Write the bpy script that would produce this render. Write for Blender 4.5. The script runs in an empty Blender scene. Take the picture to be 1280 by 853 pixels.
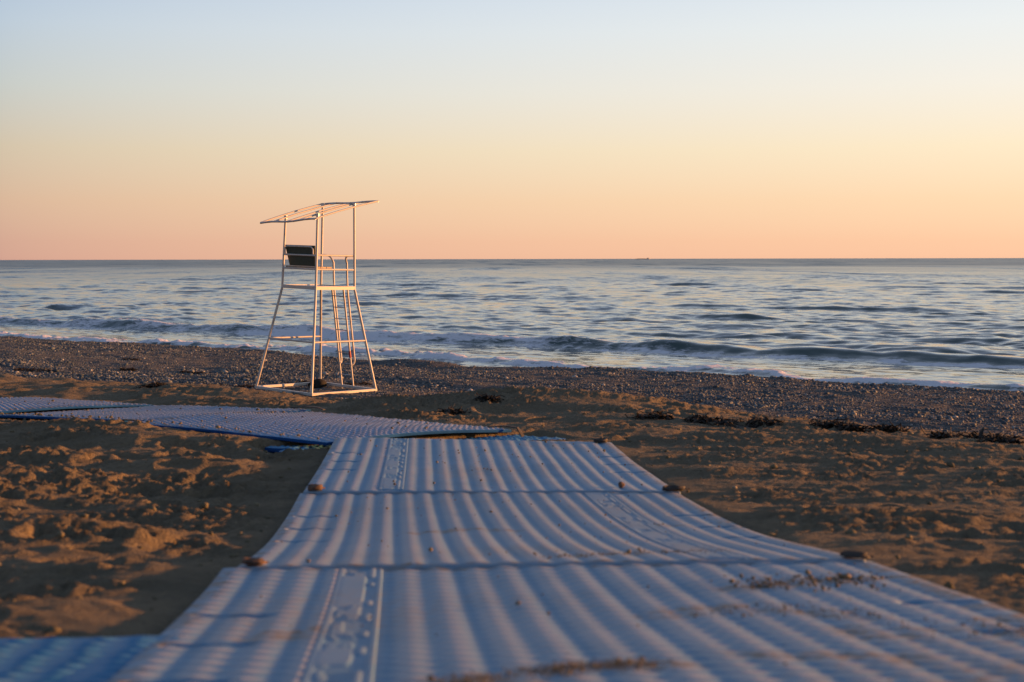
import bpy, bmesh, math
import numpy as np
from mathutils import Vector, Matrix

RNG = np.random.default_rng(7)
S = bpy.context.scene
COL = S.collection
CAMZ = 4.0            # eye height above the sea
F = 1778.0            # focal length in photo pixels (50 mm lens)
R = math.radians

# ------------------------------------------------------------------ numeric helpers
def smooth(a, b, x):
    t = np.clip((x - a) / (b - a), 0, 1)
    return t * t * (3 - 2 * t)

def _hash(ix, iy, seed):
    n = (ix.astype(np.int64) * 374761393 + iy.astype(np.int64) * 668265263 + seed * 974711) & 0x7fffffff
    n = ((n ^ (n >> 13)) * 1274126177) & 0x7fffffff
    n = (n ^ (n >> 16)) & 0xffff
    return n / 65535.0

def vnoise(x, y, seed=0):
    x0 = np.floor(x); y0 = np.floor(y)
    fx = x - x0; fy = y - y0
    fx = fx * fx * fx * (fx * (fx * 6 - 15) + 10); fy = fy * fy * fy * (fy * (fy * 6 - 15) + 10)
    a = _hash(x0, y0, seed); b = _hash(x0 + 1, y0, seed)
    c = _hash(x0, y0 + 1, seed); d = _hash(x0 + 1, y0 + 1, seed)
    return (a * (1 - fx) + b * fx) * (1 - fy) + (c * (1 - fx) + d * fx) * fy - 0.5

def fbm(x, y, seed=0, octv=4, gain=0.5):
    s = np.zeros_like(x, dtype=float); amp = 1.0
    c, sn = math.cos(0.6), math.sin(0.6)
    for k in range(octv):
        s += amp * vnoise(x, y, seed + k * 17)
        x, y = (x * c - y * sn) * 2.03 + 3.1, (x * sn + y * c) * 2.03 + 1.7
        amp *= gain
    return s

# ------------------------------------------------------------------ object helpers
def mesh_np(name, verts, quads=None, tris=None, smooth_sh=True):
    me = bpy.data.meshes.new(name)
    verts = np.asarray(verts, dtype=np.float32)
    me.vertices.add(len(verts)); me.vertices.foreach_set('co', verts.ravel())
    loops = []; starts = []; n0 = 0
    if quads is not None and len(quads):
        q = np.asarray(quads, dtype=np.int32); loops.append(q.ravel())
        starts.append(np.arange(len(q)) * 4 + n0); n0 += len(q) * 4
    if tris is not None and len(tris):
        q = np.asarray(tris, dtype=np.int32); loops.append(q.ravel())
        starts.append(np.arange(len(q)) * 3 + n0); n0 += len(q) * 3
    loops = np.concatenate(loops); starts = np.concatenate(starts).astype(np.int32)
    me.loops.add(len(loops)); me.loops.foreach_set('vertex_index', loops)
    me.polygons.add(len(starts)); me.polygons.foreach_set('loop_start', starts)
    me.update(calc_edges=True)
    me.polygons.foreach_set('use_smooth', np.full(len(starts), smooth_sh, dtype=bool))
    me.validate()
    return me

def attr(me, name, vals):
    a = me.attributes.new(name, 'FLOAT', 'POINT')
    a.data.foreach_set('value', np.asarray(vals, dtype=np.float32).ravel())

def link(name, me, mat, parent=None, loc=None):
    o = bpy.data.objects.new(name, me); COL.objects.link(o)
    if mat is not None: me.materials.append(mat)
    if parent is not None: o.parent = parent
    if loc is not None: o.location = loc
    return o

def tag(o, label=None, cat=None, group=None, kind=None):
    if label: o['label'] = label
    if cat: o['category'] = cat
    if group: o['group'] = group
    if kind: o['kind'] = kind
    return o

def grid_quads(nr, nc):
    i = np.arange(nr - 1)[:, None] * nc + np.arange(nc - 1)[None, :]
    i = i.ravel()
    return np.stack([i, i + 1, i + nc + 1, i + nc], 1)

# ------------------------------------------------------------------ materials
class N:
    def __init__(self, name):
        self.m = bpy.data.materials.new(name); self.m.use_nodes = True
        self.t = self.m.node_tree; self.b = self.t.nodes['Principled BSDF']
        self.out = self.t.nodes['Material Output']
    def new(self, typ, **kw):
        n = self.t.nodes.new(typ)
        for k, v in kw.items():
            if k.startswith('i_'): n.inputs[k[2:]].default_value = v
            else: setattr(n, k, v)
        return n
    def lk(self, a, b): self.t.links.new(a, b)
    def ramp(self, fac, stops, interp='LINEAR'):
        r = self.t.nodes.new('ShaderNodeValToRGB'); r.color_ramp.interpolation = interp
        e = r.color_ramp.elements
        while len(e) < len(stops): e.new(0.5)
        for i, (p, c) in enumerate(stops):
            e[i].position = p; e[i].color = (*c, 1) if len(c) == 3 else c
        self.lk(fac, r.inputs[0]); return r.outputs[0]
    def noise(self, scale, detail=4, rough=0.5, vec=None, dist=0):
        n = self.new('ShaderNodeTexNoise'); n.inputs['Scale'].default_value = scale
        n.inputs['Detail'].default_value = detail; n.inputs['Roughness'].default_value = rough
        n.inputs['Distortion'].default_value = dist
        if vec is not None: self.lk(vec, n.inputs['Vector'])
        return n.outputs['Fac']
    def pos(self, scale=(1, 1, 1)):
        g = self.new('ShaderNodeNewGeometry')
        m = self.new('ShaderNodeMapping'); m.inputs['Scale'].default_value = scale
        self.lk(g.outputs['Position'], m.inputs['Vector']); return m.outputs[0]
    def mix(self, fac, a, b, blend='MIX'):
        m = self.new('ShaderNodeMix', data_type='RGBA', blend_type=blend)
        for v, s in ((fac, m.inputs[0]), (a, m.inputs[6]), (b, m.inputs[7])):
            if isinstance(v, (int, float)): s.default_value = v
            elif isinstance(v, tuple): s.default_value = (*v, 1)
            else: self.lk(v, s)
        return m.outputs[2]
    def math(self, op, a, b=0.0, clamp=False):
        m = self.new('ShaderNodeMath', operation=op); m.use_clamp = clamp
        for v, s in ((a, m.inputs[0]), (b, m.inputs[1])):
            if isinstance(v, (int, float)): s.default_value = v
            else: self.lk(v, s)
        return m.outputs[0]
    def attr(self, name):
        return self.new('ShaderNodeAttribute', attribute_name=name).outputs['Fac']
    def bump(self, h, strength, dist, normal=None):
        b = self.new('ShaderNodeBump'); b.inputs['Strength'].default_value = strength
        b.inputs['Distance'].default_value = dist; self.lk(h, b.inputs['Height'])
        if normal is not None: self.lk(normal, b.inputs['Normal'])
        return b.outputs[0]
    def set(self, color=None, rough=None, normal=None, spec=None, metal=None):
        for v, k in ((color, 'Base Color'), (rough, 'Roughness'), (normal, 'Normal'), (spec, 'Specular IOR Level'), (metal, 'Metallic')):
            if v is None: continue
            s = self.b.inputs[k]
            if isinstance(v, (int, float)): s.default_value = v
            elif isinstance(v, tuple): s.default_value = (*v, 1)
            else: self.lk(v, s)
        return self.m

def mat_simple(name, color, rough=0.5, metal=0.0, var=0.12, nscale=12.0, spec=0.5, bump=0.0):
    n = N(name)
    f = n.noise(nscale, 5, 0.6, n.pos())
    d = tuple(c * (1 - var * 2.2) for c in color); l = tuple(min(1, c * (1 + var)) for c in color)
    col = n.ramp(f, [(0.3, d), (0.65, l)])
    nr = n.bump(f, bump, 0.01) if bump else None
    return n.set(col, rough, nr, spec, metal)

# ------------------------------------------------------------------ terrain
CP = np.array([
    # x, y, depth below the eye
    (-1.5, 0.0, .45), (0, 0, .45), (2, 0, .45), (-1.3, 2.54, .79), (0.3, 2.54, .79), (2.0, 2.54, .79),
    (-1.4, 4.4, 1.0), (0, 4.4, 1.0), (1.7, 4.4, .995), (3.2, 4.4, 1.03), (-1.6, 7.5, 1.28), (0, 7.5, 1.28), (1.4, 7.5, 1.26), (3.2, 7.5, 1.29),
    (-2.5, 7.5, 1.26), (-3, 5, 1.02), (-1.6, 10.2, 1.33), (0.6, 10.2, 1.37), (-3.33, 12.1, 1.41), (-2.03, 13.6, 1.49), (0.3, 11.6, 1.42),
    (-5.3, 14.2, 1.60), (-4.0, 15.7, 1.67), (-7.3, 16.3, 1.72), (-6.0, 17.8, 1.80), (3.6, 10, 1.36), (4.6, 12.2, 1.60), (1.6, 13.5, 1.52), (5.5, 16, 2.08), (3, 16, 1.85),
    (0, 18, 2.15), (-3, 20, 2.12), (-9, 25, 2.12), (7.2, 20, 2.56), (2, 22, 2.55), (-6, 26, 2.5), (0, 26, 2.72),
    (-12, 33, 2.70), (-4.1, 29.6, 2.77), (8, 22.4, 2.78), (-4.6, 28.2, 2.70),
    (-16, 44, 2.95), (-6, 38, 2.99), (2, 34, 3.0), (9, 28.5, 3.0),
    (-21.8, 60.5, 3.3), (-10.3, 53.8, 3.45), (-2, 44.8, 3.44), (2.5, 44.8, 3.40), (5, 40.2, 3.3), (7.8, 38.6, 3.3), (12, 35.3, 3.3), (20, 29, 3.3), (34, 18, 3.3),
    (-34, 70, 3.3), (-60, 90, 3.3), (60, 0, 3.3), (15, 10, 2.0), (24, 15, 2.8), (-20, 15, 1.3), (-30, 40, 2.2), (-20, 0, .7), (20, -5, 1.6),
    (0, -12, .2), (-40, -10, .2), (40, -20, 2.0), (-70, 50, 1.8), (0, -60, .0)])

def tps_fit(P):
    n = len(P); d = np.hypot(P[:, None, 0] - P[None, :, 0], P[:, None, 1] - P[None, :, 1])
    K = np.where(d > 0, d * d * np.log(d + 1e-12), 0) + np.eye(n) * 0.02
    A = np.zeros((n + 3, n + 3)); A[:n, :n] = K
    A[:n, n] = 1; A[:n, n + 1:] = P[:, :2]; A[n, :n] = 1; A[n + 1:, :n] = P[:, :2].T
    return np.linalg.solve(A, np.concatenate([P[:, 2], [0, 0, 0]]))
TW = tps_fit(CP)

def tps(x, y):
    s = TW[-3] + TW[-2] * x + TW[-1] * y
    for (px, py, _), w in zip(CP, TW[:-3]):
        r2 = (x - px) ** 2 + (y - py) ** 2
        s = s + w * 0.5 * r2 * np.log(r2 + 1e-12)
    return s

NQ = np.array([0.597, 0.802]); TQ = np.array([0.802, -0.597])
CR = np.array([(-21.8, 60.5), (-10.3, 53.8), (-2, 44.8), (2.5, 44.6), (5, 40.2), (7.8, 38.6), (12, 35.3)])
CT = CR @ TQ; CQ = CR @ NQ
def shore_s(x, y):
    """signed distance seaward of the shingle crest"""
    q = NQ[0] * x + NQ[1] * y; t = TQ[0] * x + TQ[1] * y
    qc = np.interp(t, CT, CQ, left=CQ[0], right=CQ[-1])
    qc = 0.34 * qc + 0.33 * np.interp(t - 1.1, CT, CQ) + 0.33 * np.interp(t + 1.1, CT, CQ)
    return q - qc

def base_h(x, y):
    """large-scale ground height (z up, sea = 0)"""
    r = np.hypot(x, y - 20)
    far = smooth(70, 140, r)
    s = shore_s(x, y)
    q = np.minimum(NQ[0] * x + NQ[1] * y, 36)
    h = tps(np.clip(x, -70, 60), np.clip(y, -60, 90)) * (1 - far) + far * (1.0 + 2.3 * smooth(-60, 36, q))
    hc = np.interp(TQ[0] * x + TQ[1] * y, CT, [3.3, 3.45, 3.44, 3.40, 3.32, 3.3, 3.3])
    sea = hc + .15 * np.clip(s, 0, 5) + np.maximum(s - 5.0, 0) * 0.09
    k = smooth(-3.0, 0.6, s)
    h = h * (1 - k) + np.minimum(sea, 9) * k
    h = np.where(s > 0.6, np.minimum(sea, 9), h)
    z = CAMZ - h
    # the hump of sand at the seaward end of the walkway, and lower ones beside it
    for mx, my, a, b, hh in ((0.55, 14.6, 1.3, .9, .20), (-1.0, 15.2, 1.6, 1.0, .17), (-2.6, 17.0, 1.6, 1.0, .17), (-4.1, 20.5, 2.2, 1.2, .20), (1.7, 14.9, .9, .6, .06),
                             (-6.0, 22, 2.5, 1.2, .1)):
        z = z + hh * np.exp(-((x - mx) / a) ** 2 - ((y - my) / b) ** 2)
    # berm knolls along the crest
    z = z + 0.16 * fbm(x / 7.0, y / 7.0, 5, 3) * smooth(-7, -1, s) * (1 - smooth(2.0, 5, s))
    z = z + 0.13 * np.exp(-((x + 3.1) / 1.5) ** 2 - ((y - 46.2) / 1.5) ** 2)
    return z

def sandness(x, y):
    """1 on the sand, 0 on the shingle"""
    bx = np.array([-60, -12, -4.1, -1, 2.5, 8, 14, 40]); by = np.array([40, 32.2, 28.6, 26.5, 25.0, 20.6, 16.5, 0])
    edge = np.interp(x, bx, by) + 2.6 * fbm(x / 3.0, y / 3.0, 41, 3)
    return 1 - smooth(-0.9, 0.9, y - edge)

# ------------------------------------------------------------------ mats: four corners each (near left, near right, far right, far left): x, y, depth below eye
MATS = [
    dict(c=[(-.66, 1.50, .640), (1.36, 1.62, .640), (1.150, 4.50, .965), (-.905, 4.40, .970)], strip=-.58, web=.45, gap_shade=.95, dust=.40, res=1.0, sag=.02, thick=.020, rim=0,
         label='long slatted beach mat nearest the camera, sand smeared across its wide end'),
    dict(c=[(-.855, 4.36, .955), (1.118, 4.46, .955), (.882, 7.52, 1.243), (-1.125, 7.48, 1.236)], strip=.56, web=.22, gap_shade=.8, dust=.60, res=1.0, sag=.05, thick=.020, rim=0,
         label='middle slatted mat of the straight walkway, between the nearest mat and the far one'),
    dict(c=[(-1.10, 7.44, 1.228), (.892, 7.50, 1.234), (.722, 10.30, 1.340), (-1.274, 10.20, 1.282)], strip=-.54, web=.10, gap_shade=.6, dust=.12, res=.85, sag=.02, thick=.020, rim=0,
         label='bluest striped mat, at the seaward end of the straight walkway'),
    dict(c=[(-.05, 11.5, 1.378), (-2.03, 13.6, 1.452), (-3.33, 12.1, 1.385), (-1.35, 10.02, 1.295)], strip=9, res=1.0, sag=-.03, thick=.022, rim=1,
         label='dotted mat turning left from the walkway end, right side lifted off the sand'),
    dict(c=[(-1.96, 13.50, 1.420), (-4.0, 15.7, 1.618), (-5.3, 14.2, 1.552), (-3.26, 12.00, 1.357)], strip=9, res=.6, sag=.02, thick=.022, rim=1,
         label='dotted mat in the middle of the leftward row, in front of the tower'),
    dict(c=[(-3.98, 15.68, 1.603), (-5.95, 17.8, 1.740), (-7.25, 16.3, 1.68), (-5.28, 14.18, 1.538)], strip=9, res=.6, sag=-.03, thick=.022, rim=1,
         label='farthest mat of the leftward row, cut by the left edge of the photo'),
    dict(c=[(-1.60, 9.88, 1.335), (.50, 11.0, 1.402), (.12, 11.55, 1.43), (-1.75, 10.30, 1.36)], strip=9, res=.6, sag=0, thick=.03, rim=1,
         label='plain blue strip of mat tucked under the walkway end and the dotted mat'),
    dict(c=[(-2.9, 1.45, .685), (-.60, 1.50, .700), (-.72, 3.15, .840), (-3.0, 3.09, .815)], strip=9, res=.6, sag=0, thick=.03, rim=1,
         label='shaded blue mat in the bottom left corner, beside the nearest walkway mat'),
]

def mat_surface(m, u, v):
    """u in [-1,1] across, v in [0,1] along -> x, y, z of the mat's mean surface"""
    c = np.array(m['c']); a = (u + 1) / 2
    w = [(1 - a) * (1 - v), a * (1 - v), a * v, (1 - a) * v]
    P = sum(wi[..., None] * ci for wi, ci in zip(w, c))
    x, y, z = P[..., 0], P[..., 1], CAMZ - P[..., 2]
    z = z - m['sag'] * np.sin(math.pi * v)
    if m['rim']:
        k = MATS.index(m)
        z = z + .022 * fbm(x * .9, y * .9, 60 + k, 2)
        n = .10 * fbm(v * 2.2 + k, u * 0 + k * 3.3, 70, 2)      # the long edges wander a little
        d = c[1] - c[0]
        x = x + n * d[0] * .5 ; y = y + n * d[1] * .5
    else:
        k = MATS.index(m)
        z = z + .014 * fbm(x * .8, y * .8, 80 + k, 2)
    return x, y, z

def mat_uv(m, x, y):
    """approximate inverse of the bilinear patch"""
    c = np.array(m['c'])[:, :2]
    u = np.full_like(x, .5); v = np.full_like(x, .5)
    for _ in range(6):
        px = (1-u)*(1-v)*c[0,0] + u*(1-v)*c[1,0] + u*v*c[2,0] + (1-u)*v*c[3,0] - x
        py = (1-u)*(1-v)*c[0,1] + u*(1-v)*c[1,1] + u*v*c[2,1] + (1-u)*v*c[3,1] - y
        ux = (1-v)*(c[1,0]-c[0,0]) + v*(c[2,0]-c[3,0]); uy = (1-v)*(c[1,1]-c[0,1]) + v*(c[2,1]-c[3,1])
        vx = (1-u)*(c[3,0]-c[0,0]) + u*(c[2,0]-c[1,0]); vy = (1-u)*(c[3,1]-c[0,1]) + u*(c[2,1]-c[1,1])
        det = ux*vy - uy*vx
        u = u - (px*vy - py*vx) / det; v = v - (ux*py - uy*px) / det
    return u, v

# ------------------------------------------------------------------ the beach sheet
def axis(segs):
    out = [segs[0][0]]
    for a, b, s0, s1 in segs:
        p = a; 
        while p < b - 1e-6:
            s = s0 + (s1 - s0) * (p - a) / (b - a); p += s; out.append(min(p, b))
    return np.unique(np.round(out, 5))
ys = axis([(-150, -10, 30, 3), (-10, .8, 2, .05), (.8, 6, .018, .022), (6, 16, .022, .05), (16, 31, .05, .12), (31, 64, .2, .35), (64, 160, .6, 12)])
xr = axis([(0, 3, .022, .024), (3, 6, .024, .06), (6, 14, .06, .14), (14, 32, .14, .5), (32, 160, .6, 20)])
xs = np.unique(np.concatenate([-xr, xr]))
X, Y = np.meshgrid(xs, ys)
Z = base_h(X, Y)
SAND = sandness(X, Y)
SH = shore_s(X, Y)
# mask of the walkway bed: footprints are pressed into the loose sand around it
bed = np.zeros_like(X)
for m in MATS:
    sel = (np.abs(X - np.mean([c[0] for c in m['c']])) < 3) & (np.abs(Y - np.mean([c[1] for c in m['c']])) < 3)
    u, v = mat_uv(m, X[sel], Y[sel])
    W = 2.0; L = 2.9
    d = np.maximum(np.maximum(-u, u - 1) * W, np.maximum(-v, v - 1) * L)
    bed[sel] = np.maximum(bed[sel], 1 - smooth(0.0, .5, d))
amp = SAND * (1 - .75 * bed) * smooth(-20, 0, Y + 8)
left = smooth(.3, -1.2, X)
churn = smooth(-.12, .25, fbm(X / .8, Y / .5, 15, 3)) * (.55 + .45 * left)
lump = 0.078 * fbm(X / 1.0, Y / .8, 11, 2) * (.5 + .8 * left) + 0.018 * fbm(X / .36, Y / .30, 19, 3, .5) * (.5 + .7 * left)
lump += (.012 + .056 * churn) * np.minimum(np.abs(fbm(X / .12, Y / (.06 + .04 * left), 23, 4, .85)), .62) + .020 * churn * fbm(X / .05, Y / .05, 27, 2, .7)
Z += amp * lump
# long low wind ripples and drag marks on the right-hand sand
Z += amp * (1 - .7 * left) * 0.024 * fbm(X / .9, Y / .20, 29, 3)
# footprints
def dents(n, xr_, yr_, rad, dep):
    px = RNG.uniform(*xr_, n); py = RNG.uniform(*yr_, n); ang = RNG.uniform(0, math.pi, n)
    a = RNG.uniform(*rad, n); asp = RNG.uniform(.42, .8, n); dp = RNG.uniform(*dep, n)
    for i in range(n):
        rr = a[i] * 2.0
        i0, i1 = np.searchsorted(xs, (px[i] - rr, px[i] + rr)); j0, j1 = np.searchsorted(ys, (py[i] - rr, py[i] + rr))
        if i1 - i0 < 2 or j1 - j0 < 2: continue
        dx = X[j0:j1, i0:i1] - px[i]; dy = Y[j0:j1, i0:i1] - py[i]
        c, s = math.cos(ang[i]), math.sin(ang[i])
        e = np.sqrt(((dx * c + dy * s) / a[i]) ** 2 + ((-dx * s + dy * c) / (a[i] * asp[i])) ** 2)
        prof = -np.exp(-e ** 4 * 1.3) + .34 * np.exp(-((e - 1.18) / .22) ** 2)
        Z[j0:j1, i0:i1] += dp[i] * prof * amp[j0:j1, i0:i1]
dents(520, (-5, -.6), (1.5, 12), (.09, .19), (.012, .036))
dents(360, (.8, 6), (3, 14), (.10, .20), (.008, .026))
dents(700, (-12, 9), (11, 27), (.12, .26), (.01, .035))
# clods thrown up between the prints
def clods(n, xr_, yr_, rad):
    px = RNG.uniform(*xr_, n); py = RNG.uniform(*yr_, n); a = RNG.uniform(*rad, n)
    for i in range(n):
        rr = a[i] * 1.6
        i0, i1 = np.searchsorted(xs, (px[i] - rr, px[i] + rr)); j0, j1 = np.searchsorted(ys, (py[i] - rr, py[i] + rr))
        if i1 - i0 < 2 or j1 - j0 < 2: continue
        e = np.hypot(X[j0:j1, i0:i1] - px[i], Y[j0:j1, i0:i1] - py[i]) / a[i]
        Z[j0:j1, i0:i1] += a[i] * .42 * np.clip(1 - e ** 2, 0, 1) * amp[j0:j1, i0:i1]
clods(1000, (-5, -.6), (1.5, 12), (.014, .036))
clods(900, (.9, 6), (3, 14), (.013, .032))
# shingle: bumpy, with swash ridges running along the shore
Z += (1 - SAND) * (.05 * fbm(X / .5, Y / .5, 33, 3) + .07 * fbm((X * TQ[0] + Y * TQ[1]) / 9, SH / 1.6, 35, 3)) * (1 - smooth(5, 8, SH))
# the bed under each mat
for m in MATS:
    cx = np.mean([c[0] for c in m['c']]); cy = np.mean([c[1] for c in m['c']])
    sel = (np.abs(X - cx) < 2.6) & (np.abs(Y - cy) < 2.6)
    u, v = mat_uv(m, X[sel], Y[sel])
    uc, vc = np.clip(u, 0, 1), np.clip(v, 0, 1)
    _, _, zm = mat_surface(m, uc * 2 - 1, vc)
    d = np.maximum(np.maximum(-u, u - 1) * 2.0, np.maximum(-v, v - 1) * 2.9)
    zl = zm - m['thick'] - .012
    k = 1 - smooth(.0, .30, d)
    cur = Z[sel]
    # clamp below the mat; beside it keep the sand from standing over the edge
    lim = zl + np.maximum(d, 0) * .22 + (1 - k) * .06
    new = np.where(d < .30, np.minimum(cur, lim), cur)
    Z[sel] = new
V = np.stack([X, Y, Z], -1).reshape(-1, 3)
beach_me = mesh_np('beach', V, grid_quads(len(ys), len(xs)))
attr(beach_me, 'sand', SAND); attr(beach_me, 'shore', SH)

def ground_z(x, y):
    """nearest sheet height, for standing things on the sand"""
    x = np.asarray(x); y = np.asarray(y)
    i = np.clip(np.searchsorted(xs, x) - 1, 0, len(xs) - 2); j = np.clip(np.searchsorted(ys, y) - 1, 0, len(ys) - 2)
    fx = (x - xs[i]) / (xs[i + 1] - xs[i]); fy = (y - ys[j]) / (ys[j + 1] - ys[j])
    return (Z[j, i] * (1 - fx) + Z[j, i + 1] * fx) * (1 - fy) + (Z[j + 1, i] * (1 - fx) + Z[j + 1, i + 1] * fx) * fy

n = N('sand_and_shingle')
p = n.pos()
f1 = n.noise(1.3, 5, .6, p); f2 = n.noise(26, 4, .65, p); f3 = n.noise(180, 3, .6, p)
sandc = n.ramp(f1, [(.3, (.128, .106, .072)), (.5, (.170, .137, .091)), (.7, (.212, .166, .108))])
sandc = n.mix(n.ramp(f2, [(.42, (0, 0, 0)), (.62, (1, 1, 1))]), sandc, (.146, .118, .080))
vor = n.new('ShaderNodeTexVoronoi'); vor.inputs['Scale'].default_value = 42; n.lk(p, vor.inputs['Vector'])
speck = n.math('LESS_THAN', vor.outputs['Distance'], .16)
speckn = n.math('MULTIPLY', speck, n.math('GREATER_THAN', n.noise(9, 2, .5, p), .56))
sandc = n.mix(speckn, sandc, (.09, .08, .065))
pv = n.new('ShaderNodeTexVoronoi'); pv.inputs['Scale'].default_value = 16; n.lk(p, pv.inputs['Vector'])
pebc = n.ramp(n.new('ShaderNodeSeparateColor').outputs[0], [(0, (.08, .075, .07)), (1, (.2, .17, .14))])
sc = n.new('ShaderNodeSeparateColor'); n.lk(pv.outputs['Color'], sc.inputs[0])
pebc = n.ramp(sc.outputs[0], [(0, (.045, .048, .055)), (.5, (.09, .09, .095)), (1, (.16, .15, .14))])
sa = n.attr('sand')
col = n.mix(sa, pebc, sandc)
wet = n.new('ShaderNodeMapRange'); wet.inputs[1].default_value = 1.5; wet.inputs[2].default_value = 5.5
n.lk(n.attr('shore'), wet.inputs[0])
col = n.mix(wet.outputs[0], col, n.mix(1.0, col, (.4, .4, .42), 'MULTIPLY'))
h = n.math('ADD', n.math('MULTIPLY', f2, 1.0), n.math('MULTIPLY', f3, .35))
nrm = n.bump(h, .9, .034)
M_SAND = n.set(col, .95, nrm, .15)
o = link('beach', beach_me, M_SAND); tag(o, kind='structure')

# ------------------------------------------------------------------ shingle: every pebble a small faceted stone, too many to count
ICO_V = []
g = (1 + 5 ** .5) / 2
for a, b in ((-1, g), (1, g), (-1, -g), (1, -g)):
    ICO_V.append((a, b, 0))
for a, b in ((-1, g), (1, g), (-1, -g), (1, -g)):
    ICO_V.append((0, a, b))
for a, b in ((g, -1), (g, 1), (-g, -1), (-g, 1)):
    ICO_V.append((a, 0, b))
ICO_V = np.array(ICO_V) / math.hypot(1, g)
ICO_F = np.array([(0,11,5),(0,5,1),(0,1,7),(0,7,10),(0,10,11),(1,5,9),(5,11,4),(11,10,2),(10,7,6),(7,1,8),(3,9,4),(3,4,2),(3,2,6),(3,6,8),(3,8,9),(4,9,5),(2,4,11),(6,2,10),(8,6,7),(9,8,1)])
def pebbles(name, x, y, size, squash=(.35, .75), lift=.15, seed=1):
    r = np.random.default_rng(seed); k = len(x)
    v = np.repeat(ICO_V[None], k, 0) * (1 + r.uniform(-.22, .22, (k, 12, 1)))
    v = v * np.stack([r.uniform(.75, 1.35, k), r.uniform(.65, 1.1, k), r.uniform(*squash, k)], 1)[:, None, :]
    a = r.uniform(0, 2 * math.pi, k); t = r.normal(0, .3, k)
    v = np.stack([v[..., 0], v[..., 1] * np.cos(t)[:, None] - v[..., 2] * np.sin(t)[:, None], v[..., 1] * np.sin(t)[:, None] + v[..., 2] * np.cos(t)[:, None]], -1)
    c, s = np.cos(a)[:, None], np.sin(a)[:, None]
    v = np.stack([v[..., 0] * c - v[..., 1] * s, v[..., 0] * s + v[..., 1] * c, v[..., 2]], -1) * size[:, None, None]
    v += np.stack([x, y, ground_z(x, y) + size * lift], -1)[:, None, :]
    f = (ICO_F[None] + (np.arange(k) * 12)[:, None, None]).reshape(-1, 3)
    return mesh_np(name, v.reshape(-1, 3), tris=f)
def in_view(x, y, m=1.5):
    return np.abs(x) < .40 * y + m
k = 640000
px = RNG.uniform(-46, 30, k); py = RNG.uniform(14, 70, k)
s_ = shore_s(px, py); sd = sandness(px, py)
keep = (np.abs(px) < .62 * py + 1.5) & (s_ < 5.5) & (RNG.random(k) > sd * 1.02) & (RNG.random(k) < np.clip(34 / py, .35, 1))
px, py, s_ = px[keep], py[keep], s_[keep]
size = np.clip(RNG.lognormal(-3.98, .45, len(px)) * (1 + .8 * fbm(px / 2.2 + s_ * .1, s_ / 1.3, 44, 3)), .009, .11)
n = N('shingle_stone')
ri = n.new('ShaderNodeNewGeometry').outputs['Random Per Island']
col = n.ramp(ri, [(0, (.026, .042, .058)), (.35, (.048, .070, .092)), (.6, (.070, .092, .115)), (.8, (.10, .116, .13)), (.93, (.165, .17, .17)), (1, (.30, .30, .30))])
M_PEB = n.set(col, .75, None, .35)
o = link('shingle', pebbles('shingle', px, py, size), M_PEB); tag(o, 'band of grey and brown shingle between the sand and the sea', 'shingle', kind='stuff')
# crumbs of sand, shells and small stones strewn over the sand
k = 5200
gx = np.concatenate([RNG.uniform(-6, 6, 1900), RNG.uniform(-14, 10, 1800)]); gy = np.concatenate([RNG.uniform(1.6, 12, 1900), RNG.uniform(11, 27, 1800)])
keep = in_view(gx, gy) & (sandness(gx, gy) > .4)
for m in MATS:
    u, v = mat_uv(m, gx, gy); keep &= ~((u > -.02) & (u < 1.02) & (v > -.02) & (v < 1.02))
gx, gy = gx[keep], gy[keep]
n = N('sand_crumb')
ri = n.new('ShaderNodeNewGeometry').outputs['Random Per Island']
M_CRUMB = n.set(n.ramp(ri, [(0, (.09, .08, .055)), (.7, (.15, .13, .085)), (.97, (.19, .16, .11)), (1, (.26, .24, .2))]), .95, None, .1)
o = link('sand_crumbs', pebbles('sand_crumbs', gx, gy, np.clip(RNG.lognormal(-4.8, .55, len(gx)), .004, .030), (.5, .9), .25, 3), M_CRUMB)
tag(o, 'crumbs of loose sand strewn over the beach beside the mats', 'sand crumbs', kind='stuff')

# ------------------------------------------------------------------ beach mats
def mat_material(name, fade, b0=(.045, .195, .35), b1=(.075, .245, .43)):
    n = N(name)
    w = n.attr('relief'); p = n.pos()
    f = n.noise(3.0, 5, .65, p); f2 = n.noise(38, 3, .6, p); f3 = n.noise(.9, 3, .5, p)
    blue = n.ramp(f, [(.3, b0), (.7, b1)])
    worn_lit = n.ramp(f, [(.3, (.33, .325, .355)), (.7, (.43, .415, .435))])
    k = n.math('MULTIPLY', n.math('POWER', w, .9), fade)
    k = n.math('ADD', k, n.math('MULTIPLY', n.math('SUBTRACT', f2, .5), .35), True)
    col = n.mix(k, blue, worn_lit)  # pale bump tops: wear, plus sunlight painted into the colour
    # dry sand trodden into the surface
    d = n.math('ADD', n.math('MULTIPLY', f3, .6), n.math('MULTIPLY', f2, .4))
    dm = n.ramp(d, [(.53, (0, 0, 0)), (.68, (1, 1, 1))])
    col = n.mix(n.math('MULTIPLY', dm, .45), col, (.25, .19, .14))
    du = n.math('MULTIPLY', n.attr('dust'), n.ramp(n.math('ADD', n.math('MULTIPLY', f, .6), n.math('MULTIPLY', n.noise(120, 3, .7, p), .4)), [(.38, (.15, .15, .15)), (.62, (1, 1, 1))]))
    col = n.mix(n.math('MULTIPLY', du, .42), col, (.20, .20, .205))
    st_ = n.math('MULTIPLY', n.attr('stain'), n.ramp(f2, [(.35, (0, 0, 0)), (.6, (1, 1, 1))]))
    col = n.mix(n.math('MULTIPLY', st_, .85), col, (.19, .13, .08))
    rough = n.math('ADD', .52, n.math('MULTIPLY', f2, .2))
    return n.set(col, rough, n.bump(n.noise(260, 2, .5, p), .15, .002), .32)
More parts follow.
